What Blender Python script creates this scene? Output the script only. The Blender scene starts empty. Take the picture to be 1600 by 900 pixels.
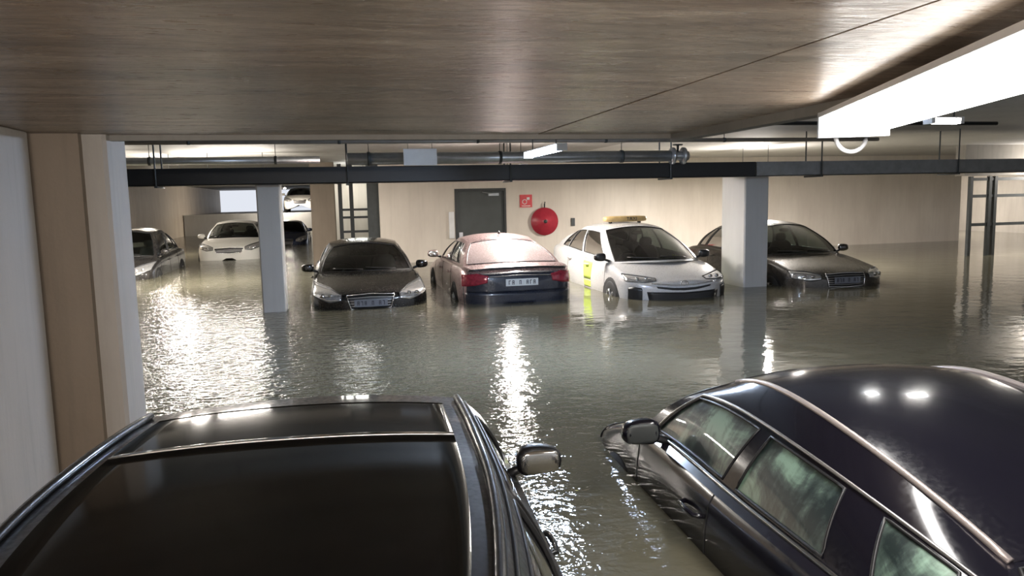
import bpy, bmesh, math, random
import numpy as np
from mathutils import Vector, Matrix
from mathutils.bvhtree import BVHTree
random.seed(7)
S = bpy.context.scene
COL = S.collection

# ------------------------------------------------------------------ camera
WATER = 0.50                      # water level above the garage floor
CZ = WATER + 1.62
yaw, tilt, roll = math.radians(13), math.atan(140/1180), math.radians(1.26)
fw = Vector((math.sin(yaw)*math.cos(tilt), math.cos(yaw)*math.cos(tilt), -math.sin(tilt)))
r0 = Vector((math.cos(yaw), -math.sin(yaw), 0)); u0 = r0.cross(fw)
RR = r0*math.cos(roll) - u0*math.sin(roll); UU = u0*math.cos(roll) + r0*math.sin(roll)
cd = bpy.data.cameras.new('camera'); cam = bpy.data.objects.new('camera', cd); COL.objects.link(cam)
cd.sensor_width = 36; cd.lens = 36*1180/1600; cd.clip_start = 0.02; cd.clip_end = 300
M3 = Matrix((RR, UU, -fw)).transposed()
cam.matrix_world = Matrix.Translation((0, 0, CZ)) @ M3.to_4x4()
S.camera = cam

# ------------------------------------------------------------------ world, exposure
w = bpy.data.worlds.new('world'); S.world = w; w.use_nodes = True
bg = w.node_tree.nodes['Background']; bg.inputs[0].default_value = (0.68, 0.71, 0.78, 1); bg.inputs[1].default_value = 0.20
S.view_settings.view_transform = 'Standard'; S.view_settings.look = 'None'
S.view_settings.exposure = 2.5; S.view_settings.gamma = 1.0; S.view_settings.use_curve_mapping = False

# lamp powers in one place
P_NEAR, P_BLUE, P_BACK, P_LEFT, P_FILL = 4.5, 18.0, 46.0, 36.0, 2.6
def area_light(name, loc, size, power, color, rot=(0, 0, 0)):
    l = bpy.data.lights.new(name, 'AREA'); l.shape = 'RECTANGLE'; l.size, l.size_y = size
    l.energy = power; l.color = color
    o = bpy.data.objects.new(name, l); COL.objects.link(o); o.location = loc; o.rotation_euler = rot
    return o

# ------------------------------------------------------------------ material helpers
def mat(name):
    m = bpy.data.materials.new(name); m.use_nodes = True
    nt = m.node_tree; b = nt.nodes['Principled BSDF']
    return m, nt, b
def coords(nt, scale=(1, 1, 1), kind='Object'):
    tc = nt.nodes.new('ShaderNodeTexCoord'); mp = nt.nodes.new('ShaderNodeMapping')
    mp.inputs['Scale'].default_value = scale
    nt.links.new(tc.outputs[kind], mp.inputs['Vector']); return mp.outputs['Vector']
def noise(nt, vec, scale, detail=4, rough=.55, dist=0.0):
    n = nt.nodes.new('ShaderNodeTexNoise'); n.inputs['Scale'].default_value = scale
    n.inputs['Detail'].default_value = detail; n.inputs['Roughness'].default_value = rough
    n.inputs['Distortion'].default_value = dist
    nt.links.new(vec, n.inputs['Vector']); return n.outputs['Fac']
def ramp(nt, fac, stops):
    r = nt.nodes.new('ShaderNodeValToRGB'); e = r.color_ramp.elements
    while len(e) < len(stops): e.new(0.5)
    for i, (p, c) in enumerate(stops):
        e[i].position = p; e[i].color = (c[0], c[1], c[2], 1)
    nt.links.new(fac, r.inputs['Fac']); return r.outputs['Color']
def maprange(nt, fac, a, b, c, d):
    r = nt.nodes.new('ShaderNodeMapRange'); nt.links.new(fac, r.inputs[0])
    for i, v in enumerate((a, b, c, d)): r.inputs[i+1].default_value = v
    return r.outputs[0]
def bump(nt, b, h, strength=.3, dist=.02):
    n = nt.nodes.new('ShaderNodeBump'); n.inputs['Strength'].default_value = strength
    n.inputs['Distance'].default_value = dist
    nt.links.new(h, n.inputs['Height']); nt.links.new(n.outputs['Normal'], b.inputs['Normal'])
def mixc(nt, fac, a, b, mode='MIX'):
    n = nt.nodes.new('ShaderNodeMix'); n.data_type = 'RGBA'; n.blend_type = mode
    for sock, v in ((n.inputs[0], fac), (n.inputs[6], a), (n.inputs[7], b)):
        if isinstance(v, (int, float)): sock.default_value = v
        elif isinstance(v, tuple): sock.default_value = (v[0], v[1], v[2], 1)
        else: nt.links.new(v, sock)
    return n.outputs[2]

def simple(name, c, rough=.5, metal=0.0, var=.12, scale=8, spec=.5, emit=None, es=0, stretch=(1,1,1), bmp=0):
    m, nt, b = mat(name)
    v = coords(nt, stretch); n = noise(nt, v, scale)
    lo = tuple(x*(1-var) for x in c); hi = tuple(min(1, x*(1+var)) for x in c)
    nt.links.new(ramp(nt, n, [(.3, lo), (.7, hi)]), b.inputs['Base Color'])
    b.inputs['Roughness'].default_value = rough; b.inputs['Metallic'].default_value = metal
    b.inputs['Specular IOR Level'].default_value = spec
    if bmp: bump(nt, b, n, bmp, .01)
    if emit:
        b.inputs['Emission Color'].default_value = (*emit, 1); b.inputs['Emission Strength'].default_value = es
    return m
def paint(name, c, rough=.22, metal=.3, coat=.8, dust=.25, dustc=(.22, .2, .17)):
    m, nt, b = mat(name)
    v = coords(nt); n = noise(nt, v, 3.5, 6, .6); n2 = noise(nt, v, 60, 3)
    f = maprange(nt, n, .45, .8, 0, dust)
    nt.links.new(mixc(nt, f, c, dustc), b.inputs['Base Color'])
    nt.links.new(maprange(nt, n2, .3, .8, rough*.8, rough*1.6), b.inputs['Roughness'])
    b.inputs['Metallic'].default_value = metal
    b.inputs['Coat Weight'].default_value = coat; b.inputs['Coat Roughness'].default_value = .06
    return m
def car_glass(name, tint, trans=.45, rough=.03):
    m, nt, b = mat(name); nt.nodes.remove(b)
    out = nt.nodes['Material Output']
    t = nt.nodes.new('ShaderNodeBsdfTransparent'); t.inputs[0].default_value = (*[x*trans for x in tint], 1)
    g = nt.nodes.new('ShaderNodeBsdfGlossy'); g.inputs['Roughness'].default_value = rough
    g.inputs[0].default_value = (1, 1, 1, 1)
    fr = nt.nodes.new('ShaderNodeFresnel'); fr.inputs[0].default_value = 1.5
    vv = coords(nt); nz = noise(nt, vv, 5); 
    mx = nt.nodes.new('ShaderNodeMixShader'); nt.links.new(fr.outputs[0], mx.inputs[0])
    nt.links.new(t.outputs[0], mx.inputs[1]); nt.links.new(g.outputs[0], mx.inputs[2])
    nt.links.new(mx.outputs[0], out.inputs['Surface'])
    nt.links.new(maprange(nt, nz, .3, .7, rough, rough*2.5), g.inputs['Roughness'])
    return m
def fogged_glass(name):
    m, nt, b = mat(name)
    n = noise(nt, coords(nt, (1, 1, 1.3)), 3.2, 6, .62, .8); n2 = noise(nt, coords(nt, (4, 9, 1.2)), 3, 3, .55)
    f = nt.nodes.new('ShaderNodeMath'); f.operation = 'MULTIPLY_ADD'; nt.links.new(n, f.inputs[0]); f.inputs[1].default_value = .8
    g = nt.nodes.new('ShaderNodeMath'); g.operation = 'MULTIPLY'; nt.links.new(n2, g.inputs[0]); g.inputs[1].default_value = .22
    nt.links.new(g.outputs[0], f.inputs[2])
    col = ramp(nt, f.outputs[0], [(.42, (.008, .016, .016)), (.51, (.05, .075, .065)), (.62, (.20, .31, .24))])
    nt.links.new(col, b.inputs['Base Color'])
    b.inputs['Roughness'].default_value = .4
    b.inputs['Coat Weight'].default_value = 1; b.inputs['Coat Roughness'].default_value = .02
    return m
def emitter(name, c, s):
    m, nt, b = mat(name)
    b.inputs['Base Color'].default_value = (.8, .8, .8, 1)
    n = noise(nt, coords(nt), 2); nt.links.new(maprange(nt, n, 0, 1, s*.9, s*1.1), b.inputs['Emission Strength'])
    b.inputs['Emission Color'].default_value = (*c, 1)
    return m

def ceiling_mat():
    m, nt, b = mat('board_marked_concrete')
    v1 = coords(nt, (.55, 3.0, 1)); n1 = noise(nt, v1, 1.7, 9, .68, .9)
    v2 = coords(nt, (1.6, 9, 1)); n2 = noise(nt, v2, 5, 6, .65, .5)
    v3 = coords(nt, (1, 1, 1)); n3 = noise(nt, v3, 1.1, 3)
    c = ramp(nt, n1, [(.34, (.17, .11, .07)), (.45, (.37, .27, .19)), (.54, (.50, .385, .285)), (.66, (.68, .55, .42))])
    c2 = mixc(nt, maprange(nt, n2, .40, .70, 0, .70), c, (.24, .175, .125))
    c3 = mixc(nt, maprange(nt, n3, .4, .7, 0, .35), c2, (.33, .32, .26))
    v4 = coords(nt, (.9, 4.2, 1)); n4 = noise(nt, v4, 1.1, 6, .75, .8)
    c4 = mixc(nt, maprange(nt, n4, .58, .68, 0, .75), c3, (.14, .095, .07))
    nt.links.new(c4, b.inputs['Base Color'])
    nt.links.new(maprange(nt, n2, .3, .7, .22, .42), b.inputs['Roughness'])
    b.inputs['Specular IOR Level'].default_value = .55
    h = nt.nodes.new('ShaderNodeMath'); h.operation = 'ADD'; nt.links.new(n1, h.inputs[0]); nt.links.new(n2, h.inputs[1])
    bump(nt, b, h.outputs[0], .8, .009)
    return m
def plaster(name, lo, hi, rough=.6, streak=1.0):
    m, nt, b = mat(name)
    n1 = noise(nt, coords(nt, (1, 1, .35)), 1.6, 6, .6); n2 = noise(nt, coords(nt), 40, 3)
    n3 = noise(nt, coords(nt, (5, 5, .3)), 3, 5, .6)
    c = ramp(nt, n1, [(.3, lo), (.7, hi)])
    c = mixc(nt, maprange(nt, n3, .5, .75, 0, .35*streak), c, tuple(x*.62 for x in lo))
    nt.links.new(c, b.inputs['Base Color']); b.inputs['Roughness'].default_value = rough
    bump(nt, b, n2, .25, .004)
    return m
def water_mat():
    m, nt, b = mat('murky_flood_water')
    n0 = noise(nt, coords(nt), .5, 4)
    nt.links.new(ramp(nt, n0, [(.35, (.090, .085, .058)), (.65, (.112, .104, .074))]), b.inputs['Base Color'])
    b.inputs['Roughness'].default_value = .055; b.inputs['IOR'].default_value = 1.333
    b.inputs['Specular IOR Level'].default_value = .5
    # ripples: stirred near the left pillar, calmer towards the right
    n1 = noise(nt, coords(nt, (1, 1.5, 1)), 7, 3, .5, .3)
    n2 = noise(nt, coords(nt, (1, 1.3, 1)), 2.2, 3, .5)
    n3 = noise(nt, coords(nt), 22, 2, .5)
    sep = nt.nodes.new('ShaderNodeSeparateXYZ'); tc = nt.nodes.new('ShaderNodeTexCoord'); nt.links.new(tc.outputs['Object'], sep.inputs[0])
    k = maprange(nt, sep.outputs[0], 3.2, -1.6, .10, 1.3)
    a = nt.nodes.new('ShaderNodeMath'); a.operation = 'MULTIPLY_ADD'; nt.links.new(n3, a.inputs[0]); a.inputs[1].default_value = .22; nt.links.new(n1, a.inputs[2])
    s = nt.nodes.new('ShaderNodeMath'); s.operation = 'MULTIPLY'; nt.links.new(a.outputs[0], s.inputs[0]); nt.links.new(k, s.inputs[1])
    t = nt.nodes.new('ShaderNodeMath'); t.operation = 'MULTIPLY_ADD'; nt.links.new(n2, t.inputs[0]); t.inputs[1].default_value = .30; nt.links.new(s.outputs[0], t.inputs[2])
    bump(nt, b, t.outputs[0], 1.0, .020)
    return m

MT = {}
MT['ceiling'] = ceiling_mat()
MT['water'] = water_mat()
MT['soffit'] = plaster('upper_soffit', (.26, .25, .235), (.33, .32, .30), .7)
MT['glaresoffit'] = plaster('glare_upper_soffit', (.48, .47, .46), (.56, .55, .53), .7)  # same soffit made paler, lens glare at the upper right painted in
MT['nosing'] = plaster('slab_nosing', (.20, .185, .16), (.26, .24, .21), .7)
MT['cream'] = plaster('cream_plaster', (.56, .50, .43), (.66, .60, .52), .45, .4)
MT['creamleft'] = plaster('warm_concrete', (.50, .42, .33), (.62, .54, .44), .6, 1.0)
MT['pale'] = plaster('pale_concrete', (.37, .335, .29), (.46, .42, .37), .6, .7)
MT['greycol'] = plaster('grey_painted_concrete', (.46, .455, .44), (.54, .535, .52), .5, .4)
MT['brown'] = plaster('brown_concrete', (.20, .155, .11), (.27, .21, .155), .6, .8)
MT['darkbrown'] = plaster('dark_brown_concrete', (.12, .095, .07), (.17, .135, .10), .7, .8)
MT['floor'] = plaster('wet_floor', (.10, .10, .09), (.14, .13, .12), .6, .8)
MT['blackmetal'] = simple('black_metal', (.012, .013, .014), .45, .2)
MT['darkgrey'] = simple('dark_grey_metal', (.05, .055, .055), .5, .3)
MT['glaremetal'] = simple('glare_greyed_metal', (.24, .24, .235), .5, .2)  # black tray metal lightened, lens glare put into its colour
MT['galv'] = simple('galvanised_steel', (.50, .52, .54), .32, .85, .1, 12)
MT['copperpipe'] = simple('painted_pipe', (.30, .28, .26), .35, .5)
MT['door'] = simple('dark_grey_door', (.055, .062, .06), .45, 0, .1, 3)
MT['doorframe'] = simple('door_frame_paint', (.035, .038, .038), .45)
MT['red'] = simple('red_enamel', (.40, .03, .05), .35, 0, .1)
MT['redsign'] = simple('red_sign', (.60, .07, .08), .4)
MT['white'] = simple('white_plastic', (.72, .72, .72), .4, 0, .05)
MT['cable'] = simple('white_cable', (.85, .85, .85), .4, 0, .05)
MT['tube'] = emitter('fluorescent_tube', (1.0, .98, .95), 2.6)
MT['tubeblue'] = emitter('cool_led_tube', (.45, .65, 1.0), 40)
MT['tubewarm'] = emitter('warm_white_tube', (1.0, .92, .82), 9)
MT['rubber'] = simple('tyre_rubber', (.018, .018, .018), .8)
MT['plastic'] = simple('black_trim', (.013, .013, .014), .38)
MT['seam'] = simple('panel_gap', (.004, .004, .004), .8)
MT['chrome'] = simple('chrome', (.75, .75, .76), .14, 1.0, .04)
MT['satin'] = simple('satin_trim', (.55, .53, .52), .3, .9, .05)
MT['dullsilver'] = simple('silver_roof_moulding', (.50, .44, .42), .35, .6, .06)
MT['alloy'] = simple('alloy_rim', (.45, .46, .47), .3, .9)
MT['interior'] = simple('dark_interior', (.018, .018, .018), .8)
MT['seat'] = simple('dark_seat_fabric', (.03, .03, .03), .8)
MT['glassdark'] = car_glass('tinted_car_glass', (.65, .75, .70), .35)
MT['glassclear'] = car_glass('car_glass', (.85, .95, .9), .75)
MT['fogged'] = fogged_glass('fogged_glass')
MT['lens'] = simple('headlight_lens', (.85, .86, .88), .10, .8, .3, 30)
MT['lensred'] = simple('tail_light_lens', (.30, .03, .05), .12, .1, .3, 25)
MT['plate'] = simple('number_plate', (.70, .72, .72), .35, 0, .04)
MT['dimplate'] = simple('dimmed_number_plate', (.17, .18, .21), .4, 0, .1)  # the plates' dim, glare-veiled look painted into the colour
MT['ink'] = simple('black_ink', (.02, .02, .03), .5)
MT['mirror'] = simple('mirror_glass', (.42, .40, .36), .10, .9, .05)
MT['black_car'] = paint('black_car_paint', (.006, .006, .006), .22, .1, .7, .10, (.08, .07, .06))
MT['near_black'] = paint('glossy_black_paint', (.004, .004, .005), .35, .0, .5, .06, (.03, .028, .026))
MT['near_dark'] = paint('dark_blue_black_paint', (.006, .0055, .010), .16, .05, .3, .03, (.03, .026, .03))
MT['burgundy'] = paint('burgundy_paint', (.42, .30, .30), .28, .8, .5, .5, (.46, .36, .36))
MT['misted'] = paint('misted_rear_glass', (.30, .235, .235), .22, .2, .9, .5, (.40, .34, .34))
MT['tailshade'] = paint('shaded_tail_navy', (.010, .014, .028), .3, .1, .5, .15)  # shade and dark water reflection on the burgundy tail painted as navy
MT['silver'] = paint('silver_white_paint', (.50, .50, .50), .28, .1, .6, .12, (.5, .45, .38))
MT['brown_car'] = paint('brown_grey_paint', (.045, .040, .035), .28, .5, .7, .3)
MT['white_car'] = paint('white_paint', (.78, .76, .70), .3, 0, .6, .1)
MT['blue_car'] = paint('dark_blue_paint', (.015, .025, .06), .25, .4, .8, .1)
MT['grey_car'] = paint('dark_grey_paint', (.035, .033, .033), .25, .5, .8, .3)
MT['lime'] = simple('lime_decal', (.55, .72, .12), .4, 0, .2, 20)
MT['amber'] = simple('amber_sign', (.42, .30, .13), .4, 0, .2, 10)
MT['panoroof'] = simple('black_roof_glass', (.003, .003, .003), .10, 0, .2, 4, .35)

# ------------------------------------------------------------------ object helpers
def link(name, me, parent=None, m=None, smooth=False):
    o = bpy.data.objects.new(name, me); COL.objects.link(o)
    if m: me.materials.append(MT[m] if isinstance(m, str) else m)
    if smooth: me.polygons.foreach_set('use_smooth', [True]*len(me.polygons))
    if parent: o.parent = parent
    return o
def pyobj(name, vs, fs, m, parent=None, smooth=False):
    me = bpy.data.meshes.new(name); me.from_pydata([tuple(v) for v in vs], [], fs); me.update()
    return link(name, me, parent, m, smooth)
def tag(o, label=None, cat=None, group=None, kind=None):
    if label: o['label'] = label
    if cat: o['category'] = cat
    if group: o['group'] = group
    if kind: o['kind'] = kind
    return o
def empty(name, loc, rz=0, **k):
    o = bpy.data.objects.new(name, None); COL.objects.link(o); o.location = loc; o.rotation_euler = (0, 0, rz)
    o.empty_display_size = .2
    return tag(o, **k)
class MB:
    """collects simple shapes into ONE mesh part"""
    def __init__(s): s.v = []; s.f = []
    def box(s, x0, x1, y0, y1, z0, z1):
        n = len(s.v)
        s.v += [(x, y, z) for z in (z0, z1) for y in (y0, y1) for x in (x0, x1)]
        s.f += [tuple(n+i for i in q) for q in ((0,2,3,1),(4,5,7,6),(0,1,5,4),(2,6,7,3),(0,4,6,2),(1,3,7,5))]
        return s
    def cyl(s, a, b, r, n=12, r2=None):
        a = Vector(a); b = Vector(b); d = (b-a).normalized(); r2 = r if r2 is None else r2
        t = Vector((1, 0, 0)) if abs(d.x) < .8 else Vector((0, 1, 0)); u = d.cross(t).normalized(); v = d.cross(u)
        k = len(s.v)
        for p, rr in ((a, r), (b, r2)):
            for i in range(n):
                an = 2*math.pi*i/n; s.v.append(tuple(p + u*math.cos(an)*rr + v*math.sin(an)*rr))
        for i in range(n): s.f.append((k+i, k+n+i, k+n+(i+1) % n, k+(i+1) % n))
        s.f.append(tuple(k+i for i in range(n))); s.f.append(tuple(k+n+i for i in reversed(range(n))))
        return s
    def tube(s, pts, r, n=8, close=False):
        P = [Vector(p) for p in pts]; k = len(s.v); m = len(P)
        up = Vector((0.13, .07, 1)).normalized()
        for i, p in enumerate(P):
            if close: d = (P[(i+1) % m]-P[i-1])
            else: d = P[min(i+1, m-1)]-P[max(i-1, 0)]
            d.normalize()
            u = d.cross(up)
            if u.length < .05: u = d.cross(Vector((1, 0, 0)))
            u.normalize(); v = d.cross(u)
            for j in range(n):
                an = 2*math.pi*j/n; s.v.append(tuple(p+u*math.cos(an)*r+v*math.sin(an)*r))
        for i in range(m if close else m-1):
            for j in range(n):
                a = k+i*n+j; b = k+i*n+(j+1) % n; c = k+((i+1) % m)*n+(j+1) % n; d = k+((i+1) % m)*n+j
                s.f.append((a, b, c, d))
        if not close:
            s.f.append(tuple(k+j for j in reversed(range(n)))); s.f.append(tuple(k+(m-1)*n+j for j in range(n)))
        return s
    def rings(s, rings, cap=True, close=True):
        k = len(s.v); n = len(rings[0])
        for r in rings: s.v += [tuple(p) for p in r]
        for i in range(len(rings)-1):
            for j in range(n if close else n-1):
                s.f.append((k+i*n+j, k+i*n+(j+1) % n, k+(i+1)*n+(j+1) % n, k+(i+1)*n+j))
        if cap:
            s.f.append(tuple(k+j for j in reversed(range(n)))); s.f.append(tuple(k+(len(rings)-1)*n+j for j in range(n)))
        return s
    def rbox(s, c, h, e=4, nu=16, nv=9, fn=None):
        """rounded (superellipsoid) block, centre c, half sizes h"""
        rr = []
        def pw(t, q): return math.copysign(abs(t)**q, t)
        for i in range(nv):
            ph = -math.pi/2 + math.pi*(i+.001)/(nv-1+.002); ring = []
            for j in range(nu):
                th = 2*math.pi*j/nu
                x = h[0]*pw(math.cos(ph), 2/e)*pw(math.cos(th), 2/e)
                y = h[1]*pw(math.cos(ph), 2/e)*pw(math.sin(th), 2/e)
                z = h[2]*pw(math.sin(ph), 2/e)
                if fn: x, y, z = fn(x, y, z)
                ring.append((c[0]+x, c[1]+y, c[2]+z))
            rr.append(ring)
        return s.rings(rr)
    def build(s, name, m, parent=None, smooth=False, bevel=0):
        o = pyobj(name, s.v, s.f, m, parent, smooth)
        if bevel:
            b = o.modifiers.new('bevel', 'BEVEL'); b.width = bevel; b.segments = 2; b.limit_method = 'ANGLE'
        return o
def struct(name, mb, m, bevel=0, parent=None):
    o = mb.build(name, m, parent, bevel=bevel); o['kind'] = 'structure'; return o

#=====STRUCT=====
# ------------------------------------------------------------------ the setting
CEIL = 2.54
# floor: gentle fall towards the camera
fv = [(-16, -4, -.17), (26, -4, -.17), (-16, 5.6, -.17), (26, 5.6, -.17), (-16, 8.6, 0), (26, 8.6, 0), (-16, 60, 0), (26, 60, 0)]
fo = pyobj('floor', fv, [(0, 1, 3, 2), (2, 3, 5, 4), (4, 5, 7, 6)], 'floor'); fo['kind'] = 'structure'
WR = [(-1.62, 23.8, -4, 4.70), (-3, 23.8, 4.70, 4.80), (-1.40, 23.8, 4.80, 5.3), (-7.85, 23.8, 5.3, 19.9), (-7.85, 1.13, 19.9, 57), (19.0, 23.8, 19.9, 26)]
wo = pyobj('flood_water', [(x, y, WATER) for q in WR for x, y in ((q[0], q[2]), (q[1], q[2]), (q[1], q[3]), (q[0], q[3]))], [tuple(range(4*k, 4*k+4)) for k in range(len(WR))], 'water')
tag(wo, 'murky grey green flood water covering the whole garage floor', 'water', kind='stuff')
# near low slab in board-marked concrete strips: joints recessed between pours
SX0, SX1, SY1 = -3.0, 2.30, 4.95
cl = MB().box(SX0, 1.335, -4, 2.9, CEIL, CEIL+.3).box(SX0, 1.335, 2.905, SY1, CEIL+.002, CEIL+.3).box(1.347, SX1, -4, SY1, CEIL, CEIL+.3).box(1.335, 1.347, -4, SY1, CEIL+.012, CEIL+.3)
struct('ceiling', cl, 'ceiling')
# dark nosing along the slab edges
struct('trim_1', MB().box(-1.30, SX1+.03, SY1, SY1+.05, CEIL-.03, CEIL+.62), 'nosing')
struct('trim_2', MB().box(SX1, SX1+.09, -4, SY1, CEIL-.05, CEIL+.62), 'nosing')
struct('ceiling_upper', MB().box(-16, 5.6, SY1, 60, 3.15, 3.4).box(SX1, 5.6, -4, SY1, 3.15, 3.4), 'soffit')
struct('ceiling_upper_right', MB().box(5.6, 26, -4, 60, 3.15, 3.4), 'glaresoffit')  # right half of the soffit, paler for painted glare
# left side: wall, brown pier, pale pillar
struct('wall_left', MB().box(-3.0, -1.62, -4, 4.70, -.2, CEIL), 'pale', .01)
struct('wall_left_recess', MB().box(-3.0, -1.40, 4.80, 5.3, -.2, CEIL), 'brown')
# back wall
YB = 19.9
struct('wall_back', MB().box(1.13, 3.09, YB, YB+.2, 0, 3.15).box(4.48, 19.0, YB, YB+.2, 0, 3.15).box(3.09, 4.48, YB, YB+.2, 2.40, 3.15), 'cream')
struct('wall_left_far', MB().box(-8.2, -7.85, 5.3, 57, 0, 3.15), 'creamleft')
struct('wall_left_return', MB().box(-8.2, -3.0, 5.1, 5.3, -.17, 3.15), 'pale')
struct('wall_right', MB().box(23.8, 24, -4, 40, 0, 3.15), 'pale')
struct('wall_back_right', MB().box(19.0, 26, 26, 26.2, 0, 3.15), 'pale')
struct('wall_side_return', MB().box(18.9, 19.0, YB+.2, 26, 0, 3.15), 'cream')

struct('beam', MB().box(-7.85, 23.8, 11.72, 12.2, 2.42, 2.64), 'darkgrey')
PIL = 'square concrete pillars'
def pillar(x0, x1, y0, y1, top, m, label, group='square concrete pillars'):
    r = empty('pillar', ((x0+x1)/2, (y0+y1)/2, 0), label=label, cat='pillar', group=group)
    cx, cy = (x0+x1)/2, (y0+y1)/2; hx, hy = (x1-x0)/2, (y1-y0)/2; c = .02
    ring = [(-hx+c, -hy), (hx-c, -hy), (hx, -hy+c), (hx, hy-c), (hx-c, hy), (-hx+c, hy), (-hx, hy-c), (-hx, -hy+c)]
    mb = MB().rings([[(a, b, z) for a, b in ring] for z in (-.2 if y0 < 6 else 0, top)])
    mb.build('shaft', m, r); return r
pillar(-1.49, -1.275, 4.86, 5.3, CEIL, 'pale', 'pale concrete pillar at the left beside the near wall')
pillar(-1.12, -.78, 11.75, 12.2, 2.42, 'greycol', 'grey concrete pillar to the left of the black sedan')
pillar(6.83, 7.29, 11.75, 12.55, 2.42, 'greycol', 'wide pale concrete pillar between the silver taxi and the brown sedan')
pillar(-.60, .02, 20.3, 20.9, 3.15, 'darkbrown', 'brown concrete column in the distance beside the black pipe frame')

# door in the back wall
d = empty('door_1', (3.785, YB, 0), kind='structure')
MB().box(-.64, .64, .04, .09, .02, 2.33).build('door_leaf', 'door', d, bevel=.005)
MB().box(-.695, -.64, -.02, .15, 0, 2.40).box(.64, .695, -.02, .15, 0, 2.40).box(-.64, .64, -.02, .15, 2.33, 2.40).build('door_frame', 'doorframe', d)
MB().box(.22, .50, -.02, .04, 2.20, 2.27).cyl((.3, -.03, 2.26), (.05, -.03, 2.30), .012).build('door_closer', 'galv', d)
MB().box(-.60, -.50, -.02, .04, .95, 1.25).cyl((-.55, -.04, 1.1), (-.42, -.04, 1.1), .012).build('door_handle', 'galv', d)

#=====CARS=====
# ------------------------------------------------------------------ the car builder
def lerp(a, b, t): return a+(b-a)*t
def smooth_interp(y, ys, zs):
    """C1 monotone-ish interpolation"""
    if y <= ys[0]: return zs[0]
    if y >= ys[-1]: return zs[-1]
    i = max(k for k in range(len(ys)) if ys[k] <= y)
    if i == len(ys)-1: return zs[-1]
    h = ys[i+1]-ys[i]; t = (y-ys[i])/h
    def sl(k):
        if k == 0: return (zs[1]-zs[0])/(ys[1]-ys[0])
        if k == len(ys)-1: return (zs[-1]-zs[-2])/(ys[-1]-ys[-2])
        return (zs[k+1]-zs[k-1])/(ys[k+1]-ys[k-1])
    m0, m1 = sl(i)*h, sl(i+1)*h
    return (2*t**3-3*t*t+1)*zs[i]+(t**3-2*t*t+t)*m0+(-2*t**3+3*t*t)*zs[i+1]+(t**3-t*t)*m1

DEF = dict(L=4.65, w=.905, zm=.50, rF=.55, rR=.45, nF=3.0, nR=3.4,
           yA0=.95, yA1=.22, yC1=-1.15, yC0=-1.65,
           zbf=.93, zbr=.98, znose=.70, ztail=.93, crownF=.055, crownR=.03,
           zroof=1.43, zrail=1.36, railx=.60, railf=.56, railr=.54,
           bowA=.30, bowC=.16, axF=1.38, axR=-1.38, wr=.33, res=1,
           windows=((.03, .13), (.155, .47), (.515, .90)), wv=(.07, .86),
           doors=((-.98, .02), (.02, 1.02)), hoodpct=.52)
HALF = [(.80, 0, .17), (.93, 0, .21), (.985, 0, .36), (1.0, 0, .52), (.998, .35, None), (.99, .62, None), (.975, .85, None), (.945, .955, None), (.89, 1.0, None)]
DECK = [.80, .62, .42, .21, 0.0]

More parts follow.
